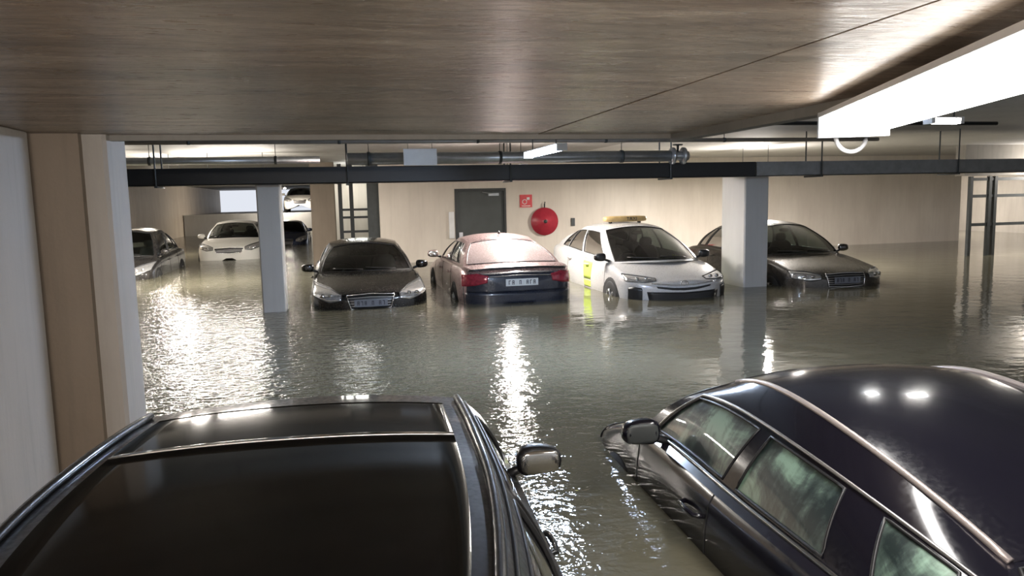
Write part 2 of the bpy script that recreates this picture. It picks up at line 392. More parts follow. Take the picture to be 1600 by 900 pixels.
def build_car(name, label, cat, P, loc, facing, cmat, group=None, opts=None):
    p = dict(DEF); p.update(P); o = opts or {}
    L, w = p['L'], p['w']; yF, yR = L/2, -L/2
    root = empty(name, loc, 0 if facing > 0 else math.pi, label=label, cat=cat, group=group)
    N = p['res']
    ys_ = [yR, p['yC0'], lerp(p['yC0'], p['yA0'], .5), p['yA0'], yF-.15]
    zs_ = [p['ztail'], p['zbr'], lerp(p['zbr'], p['zbf'], .5)+.005, p['zbf'], p['znose']]
    def zs(y): return smooth_interp(y, ys_, zs_)
    # stations
    st = []
    nth = 10*N
    for i in range(nth): 
        th = (math.pi/2)*(i+.25)/nth; q = 2/p['nR']
        st.append((yR+p['rR']*(1-math.cos(th)**q), math.sin(th)**q, math.sin(th)**(2/4.4)))
    mids = np.linspace(yR+p['rR'], yF-p['rF'], 34*N)
    mids = sorted(set(list(mids)+[y for d in p['doors'] for y in d]+[p['yA0'], p['yC0'], p['yA0']+p['bowA']]))
    mids = [y for y in mids if yR+p['rR'] <= y <= yF-p['rF']]
    for y in mids: st.append((y, 1, 1))
    for i in reversed(range(nth)):
        th = (math.pi/2)*(i+.25)/nth; q = 2/p['nF']
        st.append((yF-p['rF']*(1-math.cos(th)**q), math.sin(th)**q, math.sin(th)**(2/4.6)))
    def crown(y):
        if y > p['yA0']: return p['crownF']
        return p['crownR']
    def section(y, sx, sz):
        z1 = zs(y); out = []
        for (fx, t, z) in HALF:
            if z is None: z = lerp(.52, z1, t)
            out.append((fx*w, z))
        for d in DECK: out.append((.89*w*d, z1+crown(y)*(1-d*d)))
        out = [(x*sx, p['zm']+(z-p['zm'])*sz) for x, z in out]
        return [(-x, y, z) for x, z in out]+[(x, y, z) for x, z in reversed(out[:-1])]
    rows = [section(*s) for s in st]
    nc = len(rows[0]); V = [v for r in rows for v in r]
    parts = {}
    def addface(key, f): parts.setdefault(key, []).append(f)
    nh = len(HALF)
    for j in range(len(rows)-1):
        ym = (st[j][0]+st[j+1][0])/2
        for i in range(nc-1):
            f = (j*nc+i, j*nc+i+1, (j+1)*nc+i+1, (j+1)*nc+i)
            ii = min(i, nc-2-i)            # strip index from the sill
            if ii >= nh-1:
                if p['yC0'] < ym < p['yA0']: continue
                if ym > p['yA0']+.12 and ym < yF-p['rF']*.14: addface('hood', f)
                elif ym < p['yC0']-.05 and ym > yR+p['rR']*.10 and p['yC0']-yR > .5: addface('trunk_lid', f)
                else: addface('body', f)
            elif 1 <= ii <= nh-3 and any(a < ym < b for a, b in p['doors']):
                k = [n for n, (a, b) in enumerate(p['doors']) if a < ym < b][0]
                addface(('door', k, i < nc/2), f)
            else: addface('body', f)
    # end caps
    parts['body'].append(tuple(reversed(range(nc)))); parts['body'].append(tuple((len(rows)-1)*nc+i for i in range(nc)))
    # greenhouse -------------------------------------------------
    xb = .885*w
    def rail(y):
        t = (y-p['yC1'])/(p['yA1']-p['yC1'])
        zc = p['zrail']-.045*(2*t-1)**2 - (.05*(1-t)**3 if p.get('fast') else .015*(1-t)**3)
        if 'arch' in p:
            ya, kf, kr = p['arch']; zc = p['zrail']-(kf if y > ya else kr)*(y-ya)**2
        if t < .55: x = lerp(p['railr'], p['railx'], math.sin(max(0, t)/.55*math.pi/2))
        else: x = lerp(p['railx'], p['railf'], ((t-.55)/.45)**2)
        return Vector((x, y, zc))
    def side(u, v, s):
        yb = lerp(p['yC0'], p['yA0'], u); yt = lerp(p['yC1'], p['yA1'], u)
        b = Vector((xb, yb, zs(yb)-.004)); t = rail(yt)
        q = b.lerp(t, v); q.x += .035*math.sin(math.pi*v)
        # rounded arch of the pillars
        e = math.sin(math.pi*v)*.05
        q.y += e*(max(0, 2*u-1)**3) - e*(max(0, 1-2*u)**3)
        q.z += e*.35*(abs(2*u-1)**3)
        return Vector((s*q.x, q.y, q.z))
    def shield(u, v, front=True):
        e = side(1 if front else 0, v, 1); k = 1-u*u
        bb = lerp(p['bowA'], .07, v)+.03*math.sin(math.pi*v) if front else -(lerp(p['bowC'], .06, v)+.03*math.sin(math.pi*v))
        cr = lerp(.028, p['zroof']-p['zrail'], v)
        return Vector((e.x*u, e.y+bb*k, e.z+cr*k))
    def roofp(u, v):
        k = 1-u*u; yy = lerp(p['yC1'], p['yA1'], v); r = rail(yy)
        bow = lerp(-.06, .07, v)
        return Vector((r.x*u, yy+bow*k, r.z+(p['zroof']-p['zrail'])*(1-abs(u)**2.4*1.0 if True else k)))
    def surf(fn, us, vs_, hole=None):
        """grid, returns (verts, faces kept, faces in the hole)"""
        vv = [fn(a, b) for b in vs_ for a in us]; n = len(us); keep = []; cut = []
        for j in range(len(vs_)-1):
            for i in range(n-1):
                f = (j*n+i, j*n+i+1, (j+1)*n+i+1, (j+1)*n+i)
                um, vm = (us[i]+us[i+1])/2, (vs_[j]+vs_[j+1])/2
                k = hole(um, vm) if hole else None
                (keep.append(f) if k is None else cut.append((k, f)))
        return vv, keep, cut
    def grid_u(lo, hi, n, brk=()):
        return sorted(set([round(lo+(hi-lo)*i/n, 5) for i in range(n+1)])|set(round(b, 5) for b in brk))
    v0, v1 = p['wv']
    body_v = list(V); body_f = list(parts['body'])
    glass = {}
    gm = o.get('glass', 'glassdark')
    wl = p['windows']
    for s in (1, -1):
        us = grid_u(0, 1, 24*N, [a for q in wl for a in q]); vs_ = grid_u(0, 1, 10*N, (v0, v1))
        def hole(um, vm):
            if not v0 < vm < v1: return None
            for k, (a, b) in enumerate(wl):
                if a < um < b: return k
            return None
        vv, keep, cut = surf(lambda a, b: side(a, b, s), us, vs_, hole)
        n = len(body_v); body_v += vv
        body_f += [tuple(n+i for i in (f if s < 0 else f[::-1])) for f in keep]
        for k in range(len(wl)):
            fs = [f if s < 0 else f[::-1] for kk, f in cut if kk == k]
            if not fs: continue
            used = sorted({i for f in fs for i in f}); mp = {a: b for b, a in enumerate(used)}
            gv = [vv[i]-Vector((s*.008, 0, 0)) for i in used]
            g = pyobj('side_window', gv, [tuple(mp[i] for i in f) for f in fs], o.get('sideglass', gm), root, True)
            # rubber seal around the pane
            a, b = wl[k]; loop = [side(lerp(a, b, t/12), v0, s) for t in range(13)]+[side(b, lerp(v0, v1, t/8), s) for t in range(1, 9)]
            loop += [side(lerp(b, a, t/12), v1, s) for t in range(1, 13)]+[side(a, lerp(v1, v0, t/8), s) for t in range(1, 8)]
            MB().tube(loop, .007, 6, True).build('window_seal', 'plastic', g, True)
    for front in (True, False):
        us = grid_u(-1, 1, 20*N, (-.93, .93)); vs_ = grid_u(0, 1, 10*N, (.05, .95))
        vv, keep, cut = surf(lambda a, b: shield(a, b, front), us, vs_, lambda a, b: 0 if abs(a) < .93 and .05 < b < .95 else None)
        n = len(body_v); body_v += vv
        body_f += [tuple(n+i for i in (f[::-1] if front else f)) for f in keep]
        used = sorted({i for _, f in cut for i in f}); mp = {a: b for b, a in enumerate(used)}
        g = pyobj('windscreen' if front else 'rear_window', [vv[i]+Vector((0, 0, -.004)) for i in used],
              [tuple(mp[i] for i in (f[::-1] if front else f)) for _, f in cut], gm if front else o.get('rearglass', gm), root, True)
        sd = [shield(lerp(-.93, .93, t/20), .05, front) for t in range(21)]+[shield(.93, lerp(.05, .95, t/8), front) for t in range(1, 9)]
        sd += [shield(lerp(.93, -.93, t/20), .95, front) for t in range(1, 21)]+[shield(-.93, lerp(.95, .05, t/8), front) for t in range(1, 8)]
        MB().tube(sd, .008, 6, True).build('glass_seal', 'plastic', g, True)
        if front:
            for (x0, x1) in ((-.62, .02), (.08, .70)):
                pts = [shield(lerp(x0, x1, t/6), .07+.05*t/6, True)+Vector((0, .006, .014)) for t in range(7)]
                MB().tube(pts, .009, 6).build('wiper', 'plastic', root, True)
    us = grid_u(-1, 1, 20*N); vs_ = grid_u(0, 1, 16*N)
    rv, rk, _ = surf(roofp, us, vs_)
    roof = pyobj('roof', rv, rk, o.get('roofmat', cmat), root, True)
    # compact body mesh
    def compact(vs, fs, key, m):
        used = sorted({i for f in fs for i in f}); mp = {a: b for b, a in enumerate(used)}
        return pyobj(key, [vs[i] for i in used], [tuple(mp[i] for i in f) for f in fs], m, root, True)
    compact(body_v, body_f, 'body', cmat)
    for key, fs in parts.items():
        if key == 'body': continue
        compact(V, fs, key if isinstance(key, str) else 'door', cmat)
    allf = [f for fs in parts.values() for f in fs]
    bvh = BVHTree.FromPolygons([Vector(v) for v in V], allf)
    AX = {'front': (Vector((0, -1, 0)), lambda a, b: Vector((a, yF+1, b))), 'rear': (Vector((0, 1, 0)), lambda a, b: Vector((a, yR-1, b))),
          'right': (Vector((-1, 0, 0)), lambda a, b: Vector((w+1, a, b))), 'left': (Vector((1, 0, 0)), lambda a, b: Vector((-w-1, a, b))),
          'top': (Vector((0, 0, -1)), lambda a, b: Vector((a, b, 3)))}
    def hit(ax, a, b, off=0.0):
        d, fn = AX[ax]; q, nrm, _, _ = bvh.ray_cast(fn(a, b), d)
        if q is None: return None
        if nrm.dot(d) > 0: nrm = -nrm
        return q+nrm*off, nrm
    def ser(pts, n):
        P2 = [Vector(q) for q in pts]; ds = [0]
        for i in range(len(P2)-1): ds.append(ds[-1]+(P2[i+1]-P2[i]).length)
        out = []
        for k in range(n+1):
            t = ds[-1]*k/n; i = max(q for q in range(len(ds)) if ds[q] <= t+1e-9); i = min(i, len(P2)-2)
            out.append(P2[i].lerp(P2[i+1], (t-ds[i])/max(1e-9, ds[i+1]-ds[i])))
        return out
    def patch(nm, ax, top, bot, m, off=.008, n=14, k=5, parent=root, skirt=.025):
        T, B = ser(top, n), ser(bot, n); vv = []; nn = []
        last = None
        for j in range(k+1):
            for i in range(n+1):
                q = T[i].lerp(B[i], j/k); h = hit(ax, q.x, q.y, off) or last
                if h is None: h = (AX[ax][1](q.x, q.y), Vector((0, 0, 1)))
                last = h; vv.append(h[0]); nn.append(h[1])
        W1 = n+1; fs = [(j*W1+i, j*W1+i+1, (j+1)*W1+i+1, (j+1)*W1+i) for j in range(k) for i in range(n)]
        bd = [i for i in range(W1)]+[j*W1+n for j in range(1, k+1)]+[k*W1+i for i in range(n-1, -1, -1)]+[j*W1 for j in range(k-1, 0, -1)]
        b0 = len(vv)
        for i in bd: vv.append(vv[i]-nn[i]*skirt)
        for t in range(len(bd)):
            u = (t+1) % len(bd); fs.append((bd[t], b0+t, b0+u, bd[u]))
        ob = pyobj(nm, vv, fs, m, parent, True); return ob
    def strip(nm, ax, pts, m, r=.005, n=24, off=.0, parent=root):
        out = []
        for q in ser(pts, n):
            h = hit(ax, q.x, q.y, off)
            if h: out.append(h[0])
        if len(out) > 1: return MB().tube(out, r, 6).build(nm, m, parent, True)
    T = dict(p=p, root=root, hit=hit, patch=patch, strip=strip, side=side, shield=shield, roofp=roofp, zs=zs, yF=yF, yR=yR, w=w, rail=rail, MBr=None)
    # seams ---------------------------------------------------------
    for sx, ax in ((1, 'right'), (-1, 'left')):
        for (a, b) in p['doors']:
            strip('door_seam', ax, [(a, .30), (a, zs(a)-.02)], 'seam', .004)
        b = p['doors'][-1][1]; strip('door_seam', ax, [(b, .30), (b-.0, zs(b)-.02)], 'seam', .004)
        for (a, b) in p['doors']:
            hy = a+.14; hz = zs(hy)-.14
            h = hit(ax, hy, hz, 0)
            if h:
                q = h[0]; hb = MB()
                hb.tube([(q.x-sx*.01, hy-.10, q.z), (q.x+sx*.035, hy-.08, q.z), (q.x+sx*.042, hy, q.z+.003), (q.x+sx*.035, hy+.08, q.z), (q.x-sx*.01, hy+.10, q.z)], .012, 8)
                hb.build('door_handle', o.get('handle', cmat), root, True)
        # wheel arch + wheel
        for ay in (p['axF'], p['axR']):
            ra = p['wr']+.055
            tp = [(ay+ra*math.cos(t), p['wr']+ra*math.sin(t)) for t in np.linspace(math.pi, 0, 13)]
            bt = [(ay-ra+2*ra*i/12, .20) for i in range(13)]
            patch('wheel_arch', ax, tp, bt, 'seam', .004, 24, 6)
            wh = bpy.data.objects.new('wheel', None); COL.objects.link(wh); wh.parent = root; wh.location = (sx*(w-.085), ay, p['wr'])
            prof = [(.20, -.10), (p['wr']-.03, -.105), (p['wr'], -.08), (p['wr'], .08), (p['wr']-.03, .105), (.20, .098)]
            MB().rings([[(sx*d, r*math.cos(t), r*math.sin(t)) for t in np.linspace(0, 2*math.pi, 32, endpoint=False)] for r, d in prof], cap=False).build('tyre', 'rubber', wh, True)
            rm = MB().rings([[(sx*d, r*math.cos(t), r*math.sin(t)) for t in np.linspace(0, 2*math.pi, 32, endpoint=False)] for r, d in ((.205, .10), (.19, .085), (.19, -.02), (.01, -.02))], cap=False)
            for k in range(7):
                t = 2*math.pi*k/7; c_, s_ = math.cos(t), math.sin(t)
                rm.cyl((sx*.085, .04*c_, .04*s_), (sx*.09, .19*c_, .19*s_), .02, 6)
            rm.cyl((sx*.06, 0, 0), (sx*.1, 0, 0), .045, 12)
            rm.build('rim', 'alloy', wh, True)
        # wing mirror
        if o.get('onemirror') and sx < 0: continue
        my = p['yA0']-o.get('mirrorback', .10); mz = zs(my)+o.get('mirrorz', .07)
        mr = bpy.data.objects.new('wing_mirror', None); COL.objects.link(mr); mr.parent = root; mr.location = (sx*(w*.93), my, mz)
        MB().rbox((sx*.12, .0, .02), (.105, .055, .068), 3, 20, 11, lambda x, y, z: (x, y-.02*abs(x)/.1, z*(1-.12*x*sx/.1))).build('mirror_housing', o.get('mirrormat', cmat), mr, True)
        MB().cyl((-sx*.04, 0, -.05), (sx*.07, 0, -.01), .022, 8).build('mirror_arm', 'plastic', mr, True)
        MB().rbox((sx*.12, -.052, .02), (.092, .012, .055), 3.5, 16, 7).build('mirror_glass', o.get('mirrorglass', 'mirror'), mr, True)
    # cabin -----------------------------------------------------------
    zb = p['zbf']
    tub = MB(); x1 = .80*w
    tub.rings([[(-x1, y, zb-.06), (-x1+.06, y, .30), (x1-.06, y, .30), (x1, y, zb-.06)] for y in (p['yC0']+.0, p['yA0']+.1)], cap=False, close=False)
    tub.box(-x1, x1, p['yC0']-.15, p['yC0']+.28, zb-.10, zb-.02)
    tub.build('cabin_floor', 'interior', root)
    MB().rbox((0, p['yA0']+.02, zb-.09), (x1, .24, .09), 4, 20, 9).build('dashboard', 'interior', root, True)
    for sx in (1, -1):
        sb = MB().rbox((sx*.36, p['yA0']-1.25, zb-.13), (.24, .09, .34), 3.5, 16, 9).rbox((sx*.36, p['yA0']-1.27, zb+.27), (.125, .05, .085), 3, 14, 7).rbox((sx*.36, p['yA0']-1.0, zb-.50), (.25, .28, .10), 4, 16, 7)
        sb.cyl((sx*.36-.05, p['yA0']-1.26, zb+.15), (sx*.36-.05, p['yA0']-1.26, zb+.25), .008, 6)
        sb.build('front_seat', 'seat', root, True)
    rb = MB().rbox((0, p['yC0']+.42, zb-.16), (.60, .10, .30), 4, 20, 9)
    for sx in (1, -1): rb.rbox((sx*.36, p['yC0']+.38, zb+.17), (.12, .05, .07), 3, 14, 7)
    rb.build('rear_seat', 'seat', root, True)
    sw = o.get('steer', 1)
    c0 = Vector((sw*.36, p['yA0']-.42, zb-.02)); dv = Vector((0, .45, 1)).normalized(); du = Vector((1, 0, 0))
    MB().tube([c0+du*math.cos(t)*.18+dv*math.sin(t)*.18 for t in np.linspace(0, 2*math.pi, 24, endpoint=False)], .014, 6, True).cyl(c0+Vector((0, .01, -.0)), c0+Vector((0, .3, -.08)), .05, 8).build('steering_wheel', 'interior', root, True)
    # rear-view mirror
    q = shield(0, .86, True); MB().rbox((0, q.y-.09, q.z-.06), (.11, .02, .035), 3, 14, 7).build('rear_view_mirror', 'interior', root, True)
    return T

def mirror2(pts): return [(-a, b) for a, b in pts]
def front_face(T, lamp_top, lamp_bot, grille, plate=True, slats=4, badge=False, gr_rim='chrome', rest=None):
    r = T['root']; patch, strip, hit = T['patch'], T['strip'], T['hit']
    for s in (1, -1):
        tp = [(s*a, b) for a, b in lamp_top]; bt = [(s*a, b) for a, b in lamp_bot]
        h = patch('headlight', 'front', tp, bt, 'lens', .006, 16, 5)
        mx = (lamp_top[0][0]*.55+lamp_top[-1][0]*.45); mz = (lamp_top[1][1]+lamp_bot[1][1])/2
        for f in (.35, .65):
            a = lerp(lamp_top[0][0], lamp_top[-1][0], f); q = hit('front', s*a, mz, .006)
            if q: MB().cyl(q[0], q[0]+Vector((0, .012, 0)), .032, 14).build('lamp_bulb', 'chrome', h, True)
        strip('headlight_seal', 'front', tp+bt[::-1]+[tp[0]], 'plastic', .005, 40, .006, h)
    gt, gb = grille
    g = patch('grille', 'front', gt, gb, 'plastic', .005, 20, 5)
    if gr_rim: strip('grille_surround', 'front', gt+gb[::-1]+[gt[0]], gr_rim, .009, 60, .006, g)
    for k in range(1, slats+1):
        t = k/(slats+1); strip('slat', 'front', [(lerp(a[0], b[0], t), lerp(a[1], b[1], t)) for a, b in zip(gt, gb)], 'darkgrey' if not gr_rim else 'satin', .005, 20, .01, g)
def number_plate(T, ax, x, z, wd=.50, ht=.11, m='plate'):
    q = T['hit'](ax, x, z, .012)
    if not q: return
    s = 1 if ax == 'front' else -1; y = q[0].y; y += s*.012
    pl = MB().box(x-wd/2, x+wd/2, y-.006, y+.006, z-ht/2, z+ht/2).build('number_plate', m, T['root'], bevel=.003)
    ch = MB(); n = 8; cw = wd*.8/n
    for k in range(n):
        if k in (2, 4): continue
        xx = x-wd*.38+k*wd*.76/(n-1)
        yy = y+s*.0075
        a, b = xx-cw*.32, xx+cw*.32; zz0, zz1 = z-ht*.30, z+ht*.30; t_ = cw*.2
        ch.box(a, a+t_, yy-.001, yy+.001, zz0, zz1)
        if k % 2: ch.box(b-t_, b, yy-.001, yy+.001, zz0, zz1)
        ch.box(a, b, yy-.001, yy+.001, zz1-t_, zz1)
        if k % 3: ch.box(a, b, yy-.001, yy+.001, z-t_/2, z+t_/2)
    tag(ch.build('plate_characters', 'ink', pl), kind='stuff')

CARS = 'parked cars standing in the flood water'
# black sedan facing the camera
T = build_car('car', 'black sedan facing the camera just right of the grey pillar', 'car',
    dict(L=4.6, w=.905, zroof=1.46, zrail=1.385, zbf=.93, yA0=.88, yA1=.18, znose=.74), (.47, 11.62+2.3, 0), -1, 'black_car', group=CARS, opts=dict(steer=1))
front_face(T, [(.44, .715), (.60, .80), (.86, .86)], [(.44, .63), (.62, .60), (.865, .70)],
    ([(-.36, .70), (0, .72), (.36, .70)], [(-.30, .50), (0, .48), (.30, .50)]), slats=4)
number_plate(T, 'front', 0, .585, m='dimplate')
T['patch']('lower_intake', 'front', [(-.7, .46), (0, .44), (.7, .46)], [(-.66, .34), (0, .32), (.66, .34)], 'plastic')
# burgundy sedan seen from behind
T = build_car('car', 'burgundy sedan with its tail to the camera and mist-covered rear window', 'car',
    dict(L=4.65, w=.905, zroof=1.44, zrail=1.37, yC1=-.95, yC0=-1.75, ztail=.99, zbr=.99, rR=.50, nR=3.2, bowC=.14, railr=.56,
         windows=((.14, .22), (.245, .53), (.565, .93))), (2.76, 11.35+2.325, .07), 1, 'burgundy', group=CARS, opts=dict(rearglass='misted'))
p_, st_ = T['patch'], T['strip']
for s in (1, -1):
    p_('tail_light', 'rear', [(s*.50, .86), (s*.68, .90), (s*.87, .88)], [(s*.52, .76), (s*.70, .72), (s*.875, .70)], 'lensred', .012)
p_('boot_shade', 'rear', [(-.86, .895), (0, .925), (.86, .895)], [(-.87, .60), (0, .59), (.87, .60)], 'tailshade', .003, 28, 8)  # dark sheet painting the shaded tail, as is the bumper piece below
st_('boot_trim', 'rear', [(-.50, .845), (0, .86), (.50, .845)], 'chrome', .010, 30, .012)
st_('spoiler_lip', 'rear', [(-.78, .945), (-.4, .965), (0, .97), (.4, .965), (.78, .945)], 'plastic', .018, 30, .004)
number_plate(T, 'rear', 0.02, .755, .52, .11)
p_('bumper_shade', 'rear', [(-.87, .61), (0, .60), (.87, .61)], [(-.85, .34), (0, .32), (.85, .34)], 'tailshade', .005, 28, 6)
MB().rbox((0, -.80, 1.462), (.02, .05, .03), 2.5, 10, 7).build('roof_antenna', 'plastic', T['root'], True)
# silver taxi
T = build_car('taxi', 'silver white taxi with an amber roof sign and lime door decals', 'taxi',
    dict(L=4.5, w=.90, zroof=1.56, zrail=1.49, yA0=1.12, yA1=.10, yC1=-1.25, yC0=-1.95, rR=.3, zbf=.92, zbr=1.08, ztail=1.05, znose=.70,
         bowA=.38, fast=1, windows=((.10, .20), (.22, .50), (.535, .90)), doors=((-1.02, .0), (.0, 1.05)), axF=1.35, axR=-1.35, nF=2.7, rF=.65), (5.27, 10.80+2.25, .08), -1, 'silver', group=CARS, opts=dict(mirrormat='plastic'))
front_face(T, [(.40, .735), (.62, .77), (.84, .80)], [(.42, .70), (.62, .685), (.85, .70)],
    ([(-.46, .630), (-.2, .60), (0, .595), (.2, .60), (.46, .630)], [(-.44, .600), (-.2, .565), (0, .555), (.2, .565), (.44, .600)]), slats=1, gr_rim=None)
p_, st_ = T['patch'], T['strip']
st_('nose_trim', 'front', [(-.52, .665), (-.2, .64), (0, .635), (.2, .64), (.52, .665)], 'chrome', .011, 40, .006)
q = T['hit']('front', 0, .66, .012)[0]
MB().tube([(q.x+.06*math.cos(t), q.y+.004, q.z+.038*math.sin(t)) for t in np.linspace(0, 2*math.pi, 20, endpoint=False)], .007, 6, True).tube([(q.x+.022*math.cos(t), q.y+.006, q.z+.034*math.sin(t)) for t in np.linspace(0, 2*math.pi, 16, endpoint=False)], .005, 6, True).build('badge', 'chrome', T['root'], True)
p_('lower_intake', 'front', [(-.60, .545), (0, .525), (.60, .545)], [(-.56, .36), (0, .34), (.56, .36)], 'plastic')
for s in (1, -1):
    p_('fog_lamp', 'front', [(s*.66, .60), (s*.76, .62), (s*.83, .60)], [(s*.66, .40), (s*.76, .38), (s*.83, .42)], 'plastic', .006)
for ax in ('left', 'right'):
    p_('door_decal', ax, [(-.10, .95), (.42, .92)], [(-.02, .58), (.34, .58)], 'lime', .004, skirt=.003)
    p_('door_decal', ax, [(-.02, .56), (.36, .56)], [(.0, .44), (.34, .44)], 'lime', .004, skirt=.003)
sg = MB().rbox((0, -.28, 1.615), (.42, .10, .055), 5, 20, 9).build('roof_sign', 'amber', T['root'], True)
MB().box(-.30, -.27, -.33, -.23, 1.52, 1.58).box(.27, .30, -.33, -.23, 1.52, 1.58).build('sign_foot', 'plastic', sg)
def text_part(name, s, size, m, parent, loc, rot, ext=.002):
    c = bpy.data.curves.new(name, 'FONT'); c.body = s; c.size = size; c.extrude = ext; c.align_x = 'CENTER'; c.align_y = 'CENTER'
    tmp = bpy.data.objects.new('tmp', c); me = bpy.data.meshes.new_from_object(tmp); bpy.data.objects.remove(tmp)
    me.materials.clear(); ob = link(name, me, parent, m); ob['kind'] = 'stuff'; ob.location = loc; ob.rotation_euler = rot
    return ob
text_part('sign_lettering', 'TAXI', .095, 'ink', sg, (-.10, -.178+0, 1.615), (math.pi/2, 0, math.pi))
# brown sedan behind the right pillar
T = build_car('car', 'dark brown sedan half hidden behind the wide pillar on the right', 'car',
    dict(L=4.5, w=.91, zroof=1.58, zrail=1.50, zbf=.96, zbr=1.02, znose=.75, yA0=.95), (8.42, 11.10+2.30, 0), -1, 'brown_car', group=CARS, opts=dict())
front_face(T, [(.46, .72), (.64, .77), (.87, .78)], [(.46, .64), (.66, .61), (.875, .66)],
    ([(-.37, .72), (0, .735), (.37, .72)], [(-.34, .52), (0, .50), (.34, .52)]), slats=5)
number_plate(T, 'front', 0, .62, m='dimplate')
# far cars
T = build_car('car', 'white hatchback far back, left of the grey pillar', 'car',
    dict(L=4.2, w=.90, zroof=1.48, zrail=1.41, znose=.78, yA0=.80, rR=.3), (-3.08, 23.4+2.1, .14), -1, 'white_car', group=CARS, opts=dict(glass='glassclear'))
front_face(T, [(.44, .74), (.60, .80), (.86, .86)], [(.44, .66), (.62, .64), (.865, .72)],
    ([(-.40, .70), (0, .72), (.40, .70)], [(-.34, .58), (0, .56), (.34, .58)]), slats=2)
T = build_car('car', 'dark grey sedan at the far left, partly behind the pale pillar', 'car',
    dict(L=4.5, w=.90, zroof=1.60, zrail=1.52), (-4.95, 18.0+2.25, .0), -1, 'grey_car', group=CARS, opts=dict(glass='glassclear'))
front_face(T, [(.44, .715), (.60, .80), (.86, .86)], [(.44, .63), (.62, .60), (.865, .70)],
    ([(-.36, .70), (0, .72), (.36, .70)], [(-.30, .50), (0, .48), (.30, .50)]), slats=3)
T = build_car('car', 'dark blue car in the distance between the grey pillar and the brown column', 'car',
    dict(L=4.4, w=.90), (-2.0, 33, .0), -1, 'blue_car', group=CARS, opts=dict())
front_face(T, [(.44, .715), (.60, .80), (.86, .86)], [(.44, .63), (.62, .60), (.865, .70)],
    ([(-.36, .70), (0, .72), (.36, .70)], [(-.30, .50), (0, .48), (.30, .50)]), slats=3)
T = build_car('car', 'small white car parked high up at the top of the far ramp', 'car',
    dict(L=4.4, w=.90), (-1.9, 46.5, 1.60), -1, 'white_car', group=CARS, opts=dict())
front_face(T, [(.44, .715), (.60, .80), (.86, .86)], [(.44, .63), (.62, .60), (.865, .70)],
    ([(-.36, .70), (0, .72), (.36, .70)], [(-.30, .50), (0, .48), (.30, .50)]), slats=3)

# ---- near left car, seen from above and behind
T = build_car('car', 'large black car in the left foreground with a dark glass roof', 'car',
    dict(L=4.55, w=.885, res=2, zroof=1.60, zrail=1.58, zbf=1.02, zbr=1.06, yA0=.88, yA1=.10, yC1=-1.75, yC0=-2.0, rR=.25, nR=4,
         railx=.555, railf=.545, railr=.44, bowA=.30, znose=.85, ztail=1.0, axF=1.35, axR=-1.35,
         windows=((.04, .16), (.18, .48), (.52, .90))), (-.13, 2.68, -.155), 1, 'near_black', group=CARS, opts=dict(steer=-1, mirrormat='near_black', onemirror=1, mirrorback=.24, mirrorz=.03))
T['root'].rotation_euler.z = -.07
rp = T['roofp']
def roof_panel(T, nm, u0, u1, va, vb, m, off=.006, n=16, k=16):
    vv = []
    for j in range(k+1):
        for i in range(n+1):
            q = T['roofp'](lerp(u0, u1, i/n), lerp(va, vb, j/k)); vv.append(q+Vector((0, 0, off)))
    W1 = n+1; fs = [(j*W1+i, j*W1+i+1, (j+1)*W1+i+1, (j+1)*W1+i) for j in range(k) for i in range(n)]
    bd = [i for i in range(W1)]+[j*W1+n for j in range(1, k+1)]+[k*W1+i for i in range(n-1, -1, -1)]+[j*W1 for j in range(k-1, 0, -1)]
    b0 = len(vv)
    for i in bd: vv.append(vv[i]-Vector((0, 0, off+.004)))
    for t in range(len(bd)):
        u = (t+1) % len(bd); fs.append((bd[u], b0+u, b0+t, bd[t]))
    return pyobj(nm, vv, fs, m, T['root'], True)
roof_panel(T, 'sunroof_glass', -.86, .86, .675, .91, 'panoroof')
roof_panel(T, 'sunroof_glass', -.86, .86, .05, .668, 'panoroof')
MB().tube([rp(lerp(-.86, .86, i/16), .6715)+Vector((0, 0, .007)) for i in range(17)], .0025, 6).build('sunroof_joint', 'satin', T['root'], True)
for s in (1, -1):
    MB().tube([rp(s*.97, lerp(.02, .97, i/20))+Vector((0, 0, .012)) for i in range(21)], .013, 8).build('roof_rail', 'near_black', T['root'], True)
    MB().tube([T['side'](lerp(.02, .98, i/20), .96, s)+Vector((s*.004, 0, 0)) for i in range(21)], .006, 6).build('drip_moulding', 'plastic', T['root'], True)
    MB().tube([T['side'](lerp(.02, .95, i/24), .035, s)+Vector((s*.006, 0, 0)) for i in range(25)], .009, 6).build('belt_trim', 'plastic', T['root'], True)
for s in (1, -1):
    T['patch']('tail_light', 'rear', [(s*.55, .95), (s*.84, .95)], [(s*.60, .72), (s*.86, .72)], 'lensred')
number_plate(T, 'rear', 0, .75)

